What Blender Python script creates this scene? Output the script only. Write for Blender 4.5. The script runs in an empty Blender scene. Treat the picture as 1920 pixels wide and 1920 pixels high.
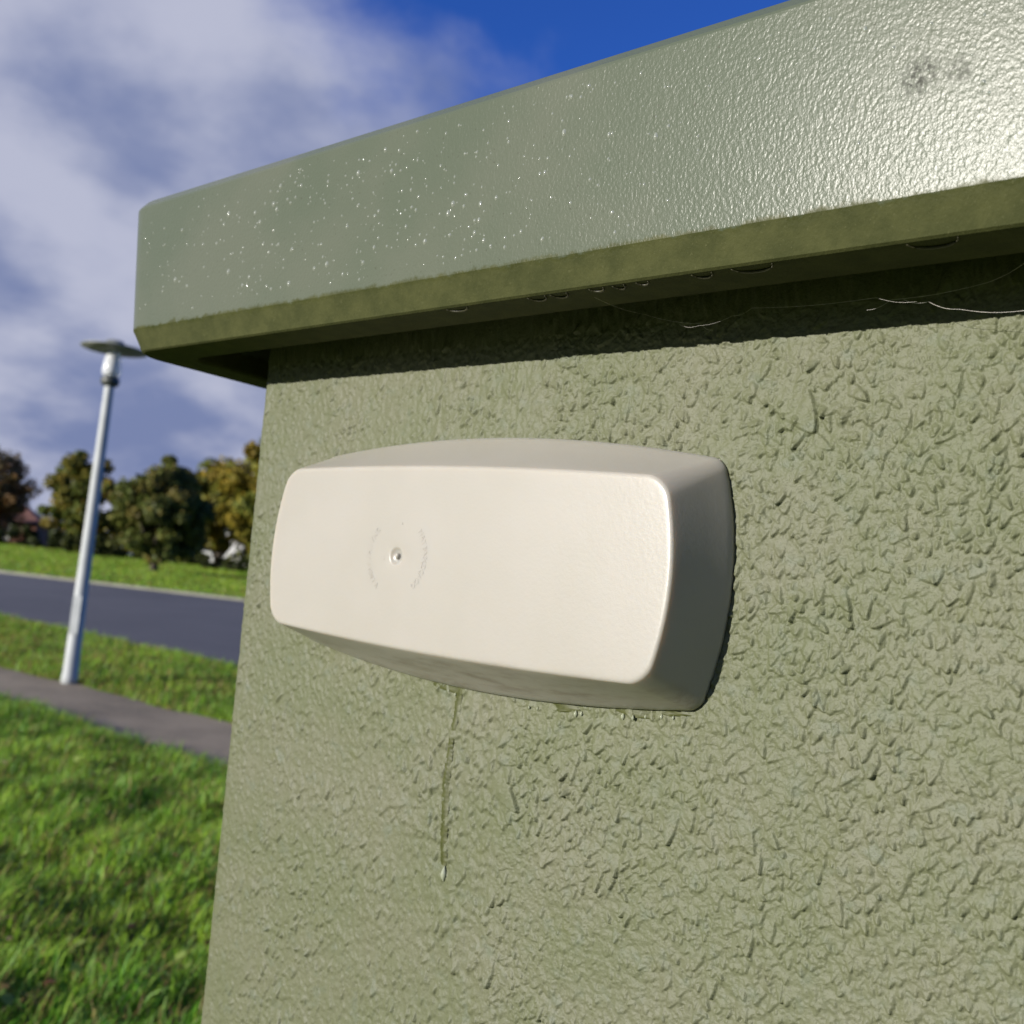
import bpy, bmesh, math, random
import numpy as np
from mathutils import Matrix, Vector

# ------------------------------------------------------------------ camera, sky, sun, exposure
scene = bpy.context.scene
COL = scene.collection
EYE = 1.6
cam_d = bpy.data.cameras.new('camera')
cam = bpy.data.objects.new('camera', cam_d)
COL.objects.link(cam)
CR = Vector((0.99473734, -0.00857626, 0.10209838))
CU = Vector((-0.10245795, -0.08326469, 0.99124637))
CF = Vector((0.0, 0.99649056, 0.08370521))
m = Matrix.Identity(4)
for i in range(3):
    m[i][0], m[i][1], m[i][2] = CR[i], CU[i], -CF[i]
m.translation = Vector((0, 0, EYE))
cam.matrix_world = m
cam_d.sensor_width = 36.0
cam_d.lens = 37.5
cam_d.clip_start = 0.02
cam_d.clip_end = 3000
cam_d.dof.use_dof = True
cam_d.dof.focus_distance = 0.54
cam_d.dof.aperture_fstop = 12.5
scene.camera = cam

SUN = Vector((-0.80904, -0.54798, 0.21252)).normalized()
sun_d = bpy.data.lights.new('sun', 'SUN')
sun_d.energy = 5.0
sun_d.angle = math.radians(0.53)
sun_d.color = (1.0, 0.95, 0.87)
sun = bpy.data.objects.new('sun', sun_d)
COL.objects.link(sun)
sun.rotation_euler = SUN.to_track_quat('Z', 'Y').to_euler()
sun.location = SUN * 30

world = bpy.data.worlds.new('World')
scene.world = world
world.use_nodes = True
nt = world.node_tree
nt.nodes.clear()
N, L = nt.nodes, nt.links


def node(tree, kind, **kw):
    n = tree.nodes.new(kind)
    for k, v in kw.items():
        setattr(n, k, v)
    return n


def mth(tree, op, a, b=None, c=None, clamp=False):
    n = tree.nodes.new('ShaderNodeMath')
    n.operation = op
    n.use_clamp = clamp
    for i, x in enumerate((a, b, c)):
        if x is None:
            continue
        if isinstance(x, (int, float)):
            n.inputs[i].default_value = x
        else:
            tree.links.new(x, n.inputs[i])
    return n.outputs[0]


def maprange(tree, v, a, b, c=0.0, d=1.0, smooth=True):
    n = tree.nodes.new('ShaderNodeMapRange')
    n.interpolation_type = 'SMOOTHSTEP' if smooth else 'LINEAR'
    tree.links.new(v, n.inputs[0])
    for i, x in zip((1, 2, 3, 4), (a, b, c, d)):
        n.inputs[i].default_value = x
    return n.outputs[0]


def mixc(tree, f, a, b, blend='MIX'):
    n = tree.nodes.new('ShaderNodeMix')
    n.data_type = 'RGBA'
    n.blend_type = blend
    for s, x in ((n.inputs[0], f), (n.inputs[6], a), (n.inputs[7], b)):
        if isinstance(x, (int, float)):
            s.default_value = x
        elif isinstance(x, tuple):
            s.default_value = (*x[:3], 1)
        else:
            tree.links.new(x, s)
    return n.outputs[2]


def noise(tree, vec, scale, detail=4.0, rough=0.55, dist=0.0):
    n = tree.nodes.new('ShaderNodeTexNoise')
    n.inputs['Scale'].default_value = scale
    n.inputs['Detail'].default_value = detail
    n.inputs['Roughness'].default_value = rough
    n.inputs['Distortion'].default_value = dist
    if vec is not None:
        tree.links.new(vec, n.inputs['Vector'])
    return n.outputs['Fac']


sky = node(nt, 'ShaderNodeTexSky', sky_type='NISHITA', sun_disc=False)
sky.sun_elevation = math.asin(SUN.z)
sky.sun_rotation = math.atan2(SUN.x, SUN.y)
sky.air_density = 1.0
sky.dust_density = 0.4
sky.ozone_density = 2.5
tc = node(nt, 'ShaderNodeTexCoord')
sep = node(nt, 'ShaderNodeSeparateXYZ')
L.new(tc.outputs['Generated'], sep.inputs[0])
zc = mth(nt, 'ADD', mth(nt, 'MAXIMUM', sep.outputs[2], 0.0), 0.40)
comb = node(nt, 'ShaderNodeCombineXYZ')
L.new(mth(nt, 'DIVIDE', sep.outputs[0], zc), comb.inputs[0])
L.new(mth(nt, 'DIVIDE', sep.outputs[1], zc), comb.inputs[1])
comb.inputs[2].default_value = 3.7
n_big = noise(nt, comb.outputs[0], 2.3, 7, 0.50, 0.1)
comb2 = node(nt, 'ShaderNodeVectorMath', operation='ADD')
L.new(comb.outputs[0], comb2.inputs[0])
comb2.inputs[1].default_value = (7.3, 2.1, 0)
n_sh = noise(nt, comb2.outputs[0], 3.2, 6, 0.5, 0.1)
# weather: clearing towards the right and overhead
bias = mth(nt, 'ADD', mth(nt, 'MULTIPLY', sep.outputs[0], -0.75), mth(nt, 'MULTIPLY', sep.outputs[2], -0.55))
cov = mth(nt, 'ADD', n_big, bias)
cloud_f = maprange(nt, cov, 0.27, 0.50)
cloud_c = mixc(nt, maprange(nt, n_sh, 0.37, 0.63), (1.25, 1.55, 2.75), (3.15, 3.3, 4.2))
blue = mixc(nt, 1.0, sky.outputs[0], (0.20, 0.44, 1.12), 'MULTIPLY')
skyc = mixc(nt, cloud_f, blue, cloud_c)
bg = node(nt, 'ShaderNodeBackground')
L.new(skyc, bg.inputs[0])
bg.inputs[1].default_value = 0.10
wo = node(nt, 'ShaderNodeOutputWorld')
L.new(bg.outputs[0], wo.inputs[0])

scene.view_settings.view_transform = 'Standard'
scene.view_settings.look = 'None'
scene.view_settings.gamma = 1.0
scene.view_settings.exposure = 0.6
scene.view_settings.use_curve_mapping = False
scene.render.engine = 'CYCLES'
scene.cycles.use_denoising = True
scene.cycles.max_bounces = 8
scene.cycles.transparent_max_bounces = 8

rng = np.random.default_rng(7)
random.seed(7)


# ------------------------------------------------------------------ helpers
def link(o, parent=None):
    COL.objects.link(o)
    if parent is not None:
        o.parent = parent
    return o


def tag(o, label=None, cat=None, group=None, kind=None):
    if label: o['label'] = label
    if cat: o['category'] = cat
    if group: o['group'] = group
    if kind: o['kind'] = kind
    return o


def empty(name, loc, rz=0.0):
    o = bpy.data.objects.new(name, None)
    o.location = loc
    o.rotation_euler = (0, 0, rz)
    o.empty_display_size = 0.1
    return link(o)


def mesh_np(name, verts, faces, mat, parent=None, smooth=False, col=None, sizes=None):
    """verts (n,3); faces: (m,k) array or list of index tuples"""
    me = bpy.data.meshes.new(name)
    verts = np.asarray(verts, dtype=np.float32)
    if isinstance(faces, np.ndarray):
        nf, k = faces.shape
        me.vertices.add(len(verts))
        me.vertices.foreach_set('co', verts.ravel())
        me.loops.add(nf * k)
        me.loops.foreach_set('vertex_index', faces.astype(np.int32).ravel())
        me.polygons.add(nf)
        me.polygons.foreach_set('loop_start', np.arange(0, nf * k, k, dtype=np.int32))
        me.update(calc_edges=True)
    else:
        me.from_pydata([tuple(map(float, v)) for v in verts], [], faces)
        me.update()
    if smooth:
        me.polygons.foreach_set('use_smooth', np.ones(len(me.polygons), dtype=bool))
    if col is not None:
        a = me.color_attributes.new('col', 'FLOAT_COLOR', 'POINT')
        c4 = np.ones((len(verts), 4), dtype=np.float32)
        c4[:, :3] = col
        a.data.foreach_set('color', c4.ravel())
    me.materials.append(mat)
    o = bpy.data.objects.new(name, me)
    return link(o, parent)


def loops_faces(nl, n, closed=True):
    f = []
    for i in range(nl - 1):
        for j in range(n if closed else n - 1):
            k = (j + 1) % n
            f.append((i * n + j, i * n + k, (i + 1) * n + k, (i + 1) * n + j))
    return f


def tube(points, radii, seg=8):
    """returns verts, faces of a capped tube"""
    pts = [Vector(p) for p in points]
    V, F = [], []
    for i, p in enumerate(pts):
        d = (pts[min(i + 1, len(pts) - 1)] - pts[max(i - 1, 0)]).normalized()
        a = d.orthogonal().normalized() if abs(d.z) < 0.98 else Vector((1, 0, 0)).cross(d).normalized()
        b = d.cross(a)
        for j in range(seg):
            t = 2 * math.pi * j / seg
            V.append(p + (a * math.cos(t) + b * math.sin(t)) * radii[i])
    F = loops_faces(len(pts), seg)
    F.append(tuple(reversed(range(seg))))
    F.append(tuple(range((len(pts) - 1) * seg, len(pts) * seg)))
    return V, F


def join(parts):
    V, F = [], []
    for v, f in parts:
        b = len(V)
        V += list(v)
        F += [tuple(i + b for i in q) for q in f]
    return V, F


def lathe(profile, seg=24):
    V = []
    for r, z in profile:
        for j in range(seg):
            t = 2 * math.pi * j / seg
            V.append((r * math.cos(t), r * math.sin(t), z))
    F = loops_faces(len(profile), seg)
    F.append(tuple(reversed(range(seg))))
    F.append(tuple(range((len(profile) - 1) * seg, len(profile) * seg)))
    return V, F


def box(x0, x1, y0, y1, z0, z1):
    V = [(x, y, z) for z in (z0, z1) for x, y in ((x0, y0), (x1, y0), (x1, y1), (x0, y1))]
    F = [(3, 2, 1, 0), (4, 5, 6, 7), (0, 1, 5, 4), (1, 2, 6, 5), (2, 3, 7, 6), (3, 0, 4, 7)]
    return V, F


def fft_noise(shape, spacing, wavelength, seed, band=0.6):
    """band limited gaussian noise, unit variance"""
    r = np.random.default_rng(seed)
    w = r.standard_normal(shape)
    fy = np.fft.fftfreq(shape[0], spacing)[:, None]
    fx = np.fft.rfftfreq(shape[1], spacing)[None, :]
    f = np.hypot(fx, fy)
    f0 = 1.0 / wavelength
    filt = np.exp(-((f - f0 * 0.5) / (f0 * band)) ** 2)
    o = np.fft.irfft2(np.fft.rfft2(w) * filt, s=shape)
    return o / o.std()


# ------------------------------------------------------------------ materials
def new_mat(name):
    mt = bpy.data.materials.new(name)
    mt.use_nodes = True
    t = mt.node_tree
    b = t.nodes['Principled BSDF']
    return mt, t, b


def obj_coords(t):
    return node(t, 'ShaderNodeTexCoord').outputs['Object']


def bump(t, b, h, strength, dist):
    n = t.nodes.new('ShaderNodeBump')
    n.inputs['Strength'].default_value = strength
    n.inputs['Distance'].default_value = dist
    t.links.new(h, n.inputs['Height'])
    t.links.new(n.outputs[0], b.inputs['Normal'])
    return n


def setc(t, b, c):
    if isinstance(c, tuple):
        b.inputs['Base Color'].default_value = (*c, 1)
    else:
        t.links.new(c, b.inputs['Base Color'])


def simple(name, c1, c2, scale, rough=0.6, bs=0.0, bd=0.01, bscale=None, metal=0.0, detail=5):
    mt, t, b = new_mat(name)
    v = obj_coords(t)
    f = maprange(t, noise(t, v, scale, detail), 0.35, 0.65)
    setc(t, b, mixc(t, f, c1, c2))
    b.inputs['Roughness'].default_value = rough
    b.inputs['Metallic'].default_value = metal
    if bs:
        bump(t, b, noise(t, v, bscale or scale * 4, 4), bs, bd)
    return mt


# textured green wall paint
M_wall, t, b = new_mat('green_wall_paint')
v = obj_coords(t)
c = mixc(t, maprange(t, noise(t, v, 14, 4), 0.35, 0.68), (0.097, 0.107, 0.058), (0.113, 0.117, 0.073))
c = mixc(t, maprange(t, noise(t, v, 75, 3), 0.52, 0.75, 0, 0.55), c, (0.106, 0.124, 0.090))
c = mixc(t, maprange(t, noise(t, v, 48, 3), 0.56, 0.78, 0, 0.45), c, (0.090, 0.098, 0.040))
c = mixc(t, maprange(t, noise(t, v, 900, 2), 0.58, 0.70, 0, 0.6), c, (0.058, 0.060, 0.034))
setc(t, b, c)
b.inputs['Roughness'].default_value = 0.50
b.inputs['Specular IOR Level'].default_value = 0.24
bump(t, b, mth(t, 'ADD', noise(t, v, 650, 4, 0.6), mth(t, 'MULTIPLY', noise(t, v, 240, 3), 0.9)), 0.55, 0.0007)

M_wall2 = simple('green_wall_paint_plain', (0.094, 0.105, 0.056), (0.106, 0.112, 0.070), 14, 0.5, 0.5, 0.002, 160)

# lid paint: orange-peel gloss, algae on the lower chamfer
M_lid, t, b = new_mat('lid_green_gelcoat')
v = obj_coords(t)
sp = node(t, 'ShaderNodeSeparateXYZ'); t.links.new(v, sp.inputs[0])
base = mixc(t, maprange(t, noise(t, v, 9, 4), 0.35, 0.65), (0.074, 0.089, 0.062), (0.088, 0.099, 0.072))
base = mixc(t, maprange(t, noise(t, v, 420, 2), 0.66, 0.76, 0, 0.6), base, (0.05, 0.052, 0.036))
alg = mixc(t, maprange(t, noise(t, v, 60, 5, 0.65), 0.3, 0.7), (0.034, 0.039, 0.011), (0.053, 0.057, 0.018))
alg = mixc(t, maprange(t, noise(t, v, 700, 3), 0.6, 0.8, 0, 0.5), alg, (0.105, 0.105, 0.05))
zz = mth(t, 'ADD', sp.outputs[2], mth(t, 'MULTIPLY', mth(t, 'SUBTRACT', noise(t, v, 110, 5, 0.7), 0.5), 0.011))
af = maprange(t, zz, EYE + 0.1835, EYE + 0.1865, 1.0, 0.0)
dv = node(t, 'ShaderNodeVectorMath', operation='DISTANCE'); t.links.new(v, dv.inputs[0]); dv.inputs[1].default_value = (-0.166, -0.0815, EYE + 0.2340)
dv2 = node(t, 'ShaderNodeVectorMath', operation='DISTANCE'); t.links.new(v, dv2.inputs[0]); dv2.inputs[1].default_value = (-0.1505, -0.0815, EYE + 0.2330)
scf = mth(t, 'MAXIMUM', maprange(t, dv.outputs['Value'], 0.004, 0.0115, 1, 0), maprange(t, dv2.outputs['Value'], 0.002, 0.008, 0.8, 0))
scf = mth(t, 'MULTIPLY', scf, maprange(t, noise(t, v, 420, 5, 0.75), 0.42, 0.62, 0, 0.75))
base = mixc(t, scf, base, (0.030, 0.028, 0.026))
setc(t, b, mixc(t, af, base, alg))
ro = maprange(t, zz, EYE + 0.180, EYE + 0.186, 0.75, 0.285)
t.links.new(mth(t, 'ADD', ro, mth(t, 'MULTIPLY', scf, 0.45)), b.inputs['Roughness'])
b.inputs['Specular IOR Level'].default_value = 0.17
mp = node(t, 'ShaderNodeMapping'); t.links.new(v, mp.inputs[0]); mp.inputs['Scale'].default_value = (1.0, 1.0, 0.75)
hh = mth(t, 'ADD', noise(t, mp.outputs[0], 580, 2.5, 0.5), mth(t, 'MULTIPLY', noise(t, mp.outputs[0], 1100, 2), 0.25))
bump(t, b, hh, 0.42, 0.00055)

M_cream, t, b = new_mat('cream_moulded_plastic')
v = obj_coords(t)
c = mixc(t, maprange(t, noise(t, v, 16, 4), 0.3, 0.7), (0.322, 0.305, 0.274), (0.310, 0.294, 0.260))
sp = node(t, 'ShaderNodeSeparateXYZ'); t.links.new(v, sp.inputs[0])
mp = node(t, 'ShaderNodeMapping'); t.links.new(v, mp.inputs[0]); mp.inputs['Scale'].default_value = (0.35, 1, 1.0); mp.inputs['Rotation'].default_value = (0, 0.35, 0)
low_streaks = mth(t, 'MULTIPLY', maprange(t, noise(t, mp.outputs[0], 90, 6, 0.7), 0.42, 0.7), maprange(t, sp.outputs[2], EYE - 0.030, EYE - 0.044, 0.0, 0.55))  # brown streaks that set in towards the cover's lower edge
c = mixc(t, low_streaks, c, (0.135, 0.098, 0.072))
setc(t, b, c)
b.inputs['Roughness'].default_value = 0.34
b.inputs['Specular IOR Level'].default_value = 0.45
b.inputs['Subsurface Weight'].default_value = 0.55
b.inputs['Subsurface Radius'].default_value = (1.0, 0.72, 0.45)
b.inputs['Subsurface Scale'].default_value = 0.016
bump(t, b, mth(t, 'ADD', noise(t, v, 520, 3), mth(t, 'MULTIPLY', noise(t, v, 22, 3), 1.0)), 0.10, 0.0008)

M_cream_detail = simple('cream_moulded_detail', (0.322, 0.305, 0.274), (0.310, 0.294, 0.260), 16, 0.4)
M_gap_shade = simple('painted_gap_shade', (0.012, 0.012, 0.010), (0.02, 0.02, 0.016), 200, 0.9)  # near-black colour standing in for shade behind the cover's rim
M_algae, t, b = new_mat('wet_algae_film')
v = obj_coords(t)
setc(t, b, mixc(t, maprange(t, noise(t, v, 260, 4), 0.35, 0.65), (0.038, 0.044, 0.010), (0.056, 0.062, 0.018)))
b.inputs['Roughness'].default_value = 0.5
b.inputs['Specular IOR Level'].default_value = 0.3
bump(t, b, noise(t, v, 420, 3), 0.10, 0.0004)

M_water, t, b = new_mat('clear_water')
b.inputs['Base Color'].default_value = (0.24, 0.26, 0.19, 1)
b.inputs['Roughness'].default_value = 0.03
b.inputs['IOR'].default_value = 1.45
b.inputs['Specular IOR Level'].default_value = 0.9

M_drop, t, b = new_mat('lid_drop_water')
setc(t, b, (0.20, 0.215, 0.18))
b.inputs['Roughness'].default_value = 0.10
b.inputs['Specular IOR Level'].default_value = 0.8
b.inputs['Coat Weight'].default_value = 0.6
b.inputs['Coat Roughness'].default_value = 0.05

M_lipwater = simple('dark_lip_water', (0.028, 0.027, 0.012), (0.036, 0.034, 0.015), 200, 0.5)
M_silk = simple('spider_silk', (0.55, 0.52, 0.48), (0.65, 0.62, 0.58), 300, 0.35)


def leaf_mat(name, trans=0.35, rough=0.5, spec=0.25):
    mt, t, b = new_mat(name)
    a = node(t, 'ShaderNodeAttribute', attribute_name='col')
    t.links.new(a.outputs['Color'], b.inputs['Base Color'])
    b.inputs['Roughness'].default_value = rough
    b.inputs['Specular IOR Level'].default_value = spec
    tr = node(t, 'ShaderNodeBsdfTranslucent')
    t.links.new(a.outputs['Color'], tr.inputs[0])
    mx = node(t, 'ShaderNodeMixShader')
    mx.inputs[0].default_value = trans
    t.links.new(b.outputs[0], mx.inputs[1])
    t.links.new(tr.outputs[0], mx.inputs[2])
    t.links.new(mx.outputs[0], t.nodes['Material Output'].inputs[0])
    return mt


M_grass = leaf_mat('grass_blades', 0.42, 0.5, 0.2)
M_leaf = leaf_mat('tree_leaves', 0.25, 0.55, 0.2)
M_bark = simple('bark', (0.045, 0.036, 0.026), (0.085, 0.068, 0.05), 6, 0.9, 0.6, 0.03, 14)

M_ground, t, b = new_mat('lawn_turf')
v = obj_coords(t)
c = mixc(t, maprange(t, noise(t, v, 0.22, 5), 0.35, 0.65), (0.110, 0.185, 0.018), (0.190, 0.215, 0.028))
c = mixc(t, maprange(t, noise(t, v, 2.6, 6, 0.65), 0.45, 0.75, 0, 0.75), c, (0.080, 0.165, 0.014))
c = mixc(t, maprange(t, noise(t, v, 26, 4, 0.7), 0.5, 0.75, 0, 0.8), c, (0.060, 0.075, 0.02))
setc(t, b, c)
b.inputs['Roughness'].default_value = 0.9
b.inputs['Specular IOR Level'].default_value = 0.1
bump(t, b, noise(t, v, 20, 5, 0.7), 0.9, 0.06)

M_road, t, b = new_mat('asphalt')
v = obj_coords(t)
c = mixc(t, maprange(t, noise(t, v, 0.5, 5), 0.3, 0.7), (0.070, 0.070, 0.076), (0.094, 0.093, 0.098))
c = mixc(t, maprange(t, noise(t, v, 60, 3), 0.45, 0.75), c, (0.118, 0.116, 0.120))
setc(t, b, c)
b.inputs['Roughness'].default_value = 0.62
bump(t, b, noise(t, v, 90, 3), 0.6, 0.01)

M_path, t, b = new_mat('footpath_tarmac')
v = obj_coords(t)
c = mixc(t, maprange(t, noise(t, v, 1.3, 5, 0.6), 0.32, 0.68), (0.160, 0.130, 0.086), (0.270, 0.220, 0.150))
c = mixc(t, maprange(t, noise(t, v, 45, 4), 0.45, 0.75), c, (0.31, 0.255, 0.175))
setc(t, b, c)
b.inputs['Roughness'].default_value = 0.8
bump(t, b, noise(t, v, 70, 3), 0.7, 0.012)

M_kerb = simple('concrete_kerb', (0.16, 0.16, 0.12), (0.21, 0.21, 0.16), 3, 0.85, 0.4, 0.01, 60)
M_steel = simple('galvanised_steel', (0.32, 0.34, 0.345), (0.37, 0.39, 0.395), 5, 0.6, 0.1, 0.003, 60)
M_dark = simple('dark_cast_metal', (0.035, 0.040, 0.036), (0.055, 0.06, 0.054), 9, 0.45)
M_canopy = simple('lamp_canopy_metal', (0.16, 0.17, 0.15), (0.22, 0.23, 0.20), 9, 0.45)
M_bowl, t, b = new_mat('lamp_bowl')
setc(t, b, (0.82, 0.84, 0.86))
b.inputs['Roughness'].default_value = 0.12
b.inputs['Transmission Weight'].default_value = 0.45
b.inputs['IOR'].default_value = 1.2
M_brick = simple('house_brick', (0.11, 0.045, 0.03), (0.16, 0.07, 0.045), 3, 0.9, 0.3, 0.02, 12)
M_roof = simple('roof_tiles', (0.16, 0.072, 0.05), (0.22, 0.10, 0.07), 2, 0.85, 0.4, 0.05, 6)
M_render = simple('white_house_render', (0.62, 0.61, 0.58), (0.70, 0.69, 0.66), 1.5, 0.85)
M_slate = simple('slate_roof', (0.09, 0.09, 0.10), (0.13, 0.13, 0.14), 2, 0.7)
M_glass = simple('window_glass', (0.02, 0.025, 0.03), (0.03, 0.035, 0.04), 1, 0.08)
M_frame = simple('window_frame_white', (0.70, 0.70, 0.68), (0.75, 0.75, 0.73), 2, 0.5)


# ------------------------------------------------------------------ ground, path, road
def slope(y):
    return np.where(y < 4, 0.0, np.where(y < 62, 0.036 * (y - 4), 0.036 * 58))


def line_y(p, q, x):
    return p[1] + (q[1] - p[1]) * (x - p[0]) / (q[0] - p[0])


PN = ((-4.47, 9.88), (-1.91, 7.91))
PF = ((-5.55, 12.14), (-2.44, 10.06))
RN = ((-8.21, 17.73), (-3.51, 14.28))


def far_y(x):
    return np.where(x > -14.1, 30.1 - 0.205 * (x + 14.1), 30.1 - 0.70 * (x + 14.1))


def lumps(x, y):
    a = 0.5 + 0.5 * np.sin(3.1 * x + 1.3 * np.sin(2.3 * y + 0.7)) * np.sin(3.7 * y + 1.1 * np.sin(2.9 * x))
    b_ = 0.5 + 0.5 * np.sin(8.3 * x + 2.1 * np.sin(5.1 * y)) * np.sin(9.7 * y + 1.7 * np.sin(6.1 * x + 0.4))
    d1 = np.clip((line_y(*PN, x) - y) / 0.8, 0, 1)
    d2 = np.clip(np.minimum((y - line_y(*PF, x)), (line_y(*RN, x) - y)) / 0.6, 0, 1)
    near = np.clip((y - 1.5) / 1.0, 0, 1)
    return np.clip((x + 11.0) / 2.0, 0, 1) * np.clip((3.0 - x) / 1.0, 0, 1) * (0.075 * a + 0.060 * b_) * (d1 * near + 0.7 * d2)


def gz(x, y):
    return slope(y) + lumps(x, y)


xs = np.unique(np.concatenate([np.array([-420, -250, -150, -90, -60, -40, -30, -22, -16, -12]), np.arange(-9, 2.01, 0.09), np.arange(2.1, 3.3, 0.09), np.array([3.5, 4, 6, 9, 14, 20, 30, 50, 90, 150, 250, 420])]))
ys = np.unique(np.concatenate([np.array([-420, -200, -90, -40, -20, -10, -5, -2, 0, 1]), np.arange(1.5, 18, 0.09), np.array([18.5, 20, 23, 26, 30, 35, 40, 45, 50, 55, 62, 75, 100, 160, 260, 420])]))
X, Y = np.meshgrid(xs, ys)
Z = gz(X, Y)
nx, ny = len(xs), len(ys)
idx = np.arange(nx * ny).reshape(ny, nx)
faces = np.stack([idx[:-1, :-1].ravel(), idx[:-1, 1:].ravel(), idx[1:, 1:].ravel(), idx[1:, :-1].ravel()], 1)
ground = mesh_np('ground', np.stack([X.ravel(), Y.ravel(), Z.ravel()], 1), faces, M_ground, smooth=True)
tag(ground, kind='structure')


def strip(name, xa, fa, fb, mat, dz):
    xa = np.asarray(xa, float)
    ya, yb = fa(xa), fb(xa)
    rows = 6
    V, k = [], len(xa)
    for r in range(rows):
        t_ = r / (rows - 1)
        yy = ya * (1 - t_) + yb * t_
        V.append(np.stack([xa, yy, slope(yy) + dz], 1))
    V = np.concatenate(V)
    id_ = np.arange(rows * k).reshape(rows, k)
    f = np.stack([id_[:-1, :-1].ravel(), id_[:-1, 1:].ravel(), id_[1:, 1:].ravel(), id_[1:, :-1].ravel()], 1)
    o = mesh_np(name, V, f, mat)
    tag(o, kind='structure')
    return o


wob = lambda x, s: 0.05 * np.sin(3.1 * x + s) + 0.03 * np.sin(7.7 * x + 2 * s)
px_ = np.concatenate([np.arange(-26, -9, 1.0), np.arange(-9, 2, 0.15), np.arange(2, 5.5, 0.5)])
strip('footpath', px_, lambda x: line_y(*PN, x) + wob(x, 1), lambda x: line_y(*PF, x) + wob(x, 2), M_path, 0.006)
rx_ = np.concatenate([np.arange(-22, -9, 1.0), np.arange(-9, 2, 0.25), np.arange(2, 16, 1.0)])
strip('road', rx_, lambda x: line_y(*RN, x) + wob(x, 3), lambda x: far_y(x), M_road, 0.006)
kx = np.arange(-22, 16, 0.5)
kv, kf = [], []
for i, x in enumerate(kx):
    y0 = float(far_y(np.array(x))) + 0.004
    z0 = float(slope(np.array(y0)))
    kv += [(x, y0, z0 - 0.05), (x, y0 + 0.02, z0 + 0.075), (x, y0 + 0.15, z0 + 0.08), (x, y0 + 0.15, z0 - 0.05)]
    if i:
        a = 4 * i
        kf += [(a - 4 + j, a + j, a + (j + 1) % 4, a - 4 + (j + 1) % 4) for j in range(4)]
tag(mesh_np('kerb', kv, kf, M_kerb), kind='structure')


# ------------------------------------------------------------------ grass (one uncountable mass per lawn)
def grass(name, label, pts, hmin, hmax, wmin, wmax, seed, dry=0.12, tint=(1, 1, 1)):
    r = np.random.default_rng(seed)
    n = len(pts)
    x, y = pts[:, 0], pts[:, 1]
    z = gz(x, y) - 0.008
    pat = 0.5 + 0.5 * np.sin(2.1 * x + 1.7 * np.sin(1.9 * y)) * np.sin(2.6 * y + 1.3 * np.sin(2.2 * x + 1))
    pat2 = 0.5 + 0.5 * np.sin(6.3 * x + 2 * np.sin(4.1 * y)) * np.sin(5.6 * y + 2.3 * np.sin(5.2 * x + 1))
    h = r.uniform(hmin, hmax, n) * (0.65 + 0.5 * pat2) * r.choice([1, 1, 1, 1.35], n)
    w = r.uniform(wmin, wmax, n) * (pts[:, 2] if pts.shape[1] > 2 else 1.0)
    ang = r.uniform(0, 2 * np.pi, n)
    lean = r.uniform(0.15, 1.1, n) * h
    la = ang + r.normal(0, 0.5, n) + np.pi / 2
    la = np.where(r.random(n) < 0.5, 0.5 + r.normal(0, 0.7, n), la)
    ux, uy = np.cos(ang) * w / 2, np.sin(ang) * w / 2
    lx, ly = np.cos(la) * lean, np.sin(la) * lean
    hz = np.sqrt(np.maximum(h ** 2 - (lean * 0.7) ** 2, (0.35 * h) ** 2))
    P = np.zeros((n, 5, 3))
    P[:, 0] = np.stack([x - ux, y - uy, z], 1)
    P[:, 1] = np.stack([x + ux, y + uy, z], 1)
    P[:, 2] = np.stack([x - ux * .8 + lx * .35, y - uy * .8 + ly * .35, z + hz * .6], 1)
    P[:, 3] = np.stack([x + ux * .8 + lx * .35, y + uy * .8 + ly * .35, z + hz * .6], 1)
    P[:, 4] = np.stack([x + lx, y + ly, z + hz], 1)
    b0 = (np.arange(n) * 5)[:, None]
    F = np.concatenate([b0 + np.array([[0, 1, 3]]), b0 + np.array([[0, 3, 2]]), b0 + np.array([[2, 3, 4]])], 0)
    g1, g2, g3 = np.array([0.080, 0.250, 0.018]), np.array([0.330, 0.500, 0.045]), np.array([0.260, 0.430, 0.110])
    mixf = np.clip(pat * 0.7 + r.normal(0.15, 0.25, n), 0, 1)[:, None]
    c = g1 * (1 - mixf) + g2 * mixf
    c = np.where((r.random(n) < 0.2)[:, None], g3, c)
    dr = r.random(n) < dry * (0.4 + 1.2 * (1 - pat2))
    c = np.where(dr[:, None], np.array([0.34, 0.26, 0.09]) * r.uniform(0.5, 1.1, n)[:, None], c)
    c = c * r.uniform(0.75, 1.25, n)[:, None] * np.array(tint)
    o = mesh_np(name, P.reshape(-1, 3), F, M_grass, col=np.repeat(c, 5, 0))
    tag(o, label, 'grass', kind='stuff')
    return o


def scatter(n, x0, x1, y0, y1, test, seed):
    r = np.random.default_rng(seed)
    p = np.stack([r.uniform(x0, x1, n), r.uniform(y0, y1, n)], 1)
    return p[test(p[:, 0], p[:, 1])]


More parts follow.
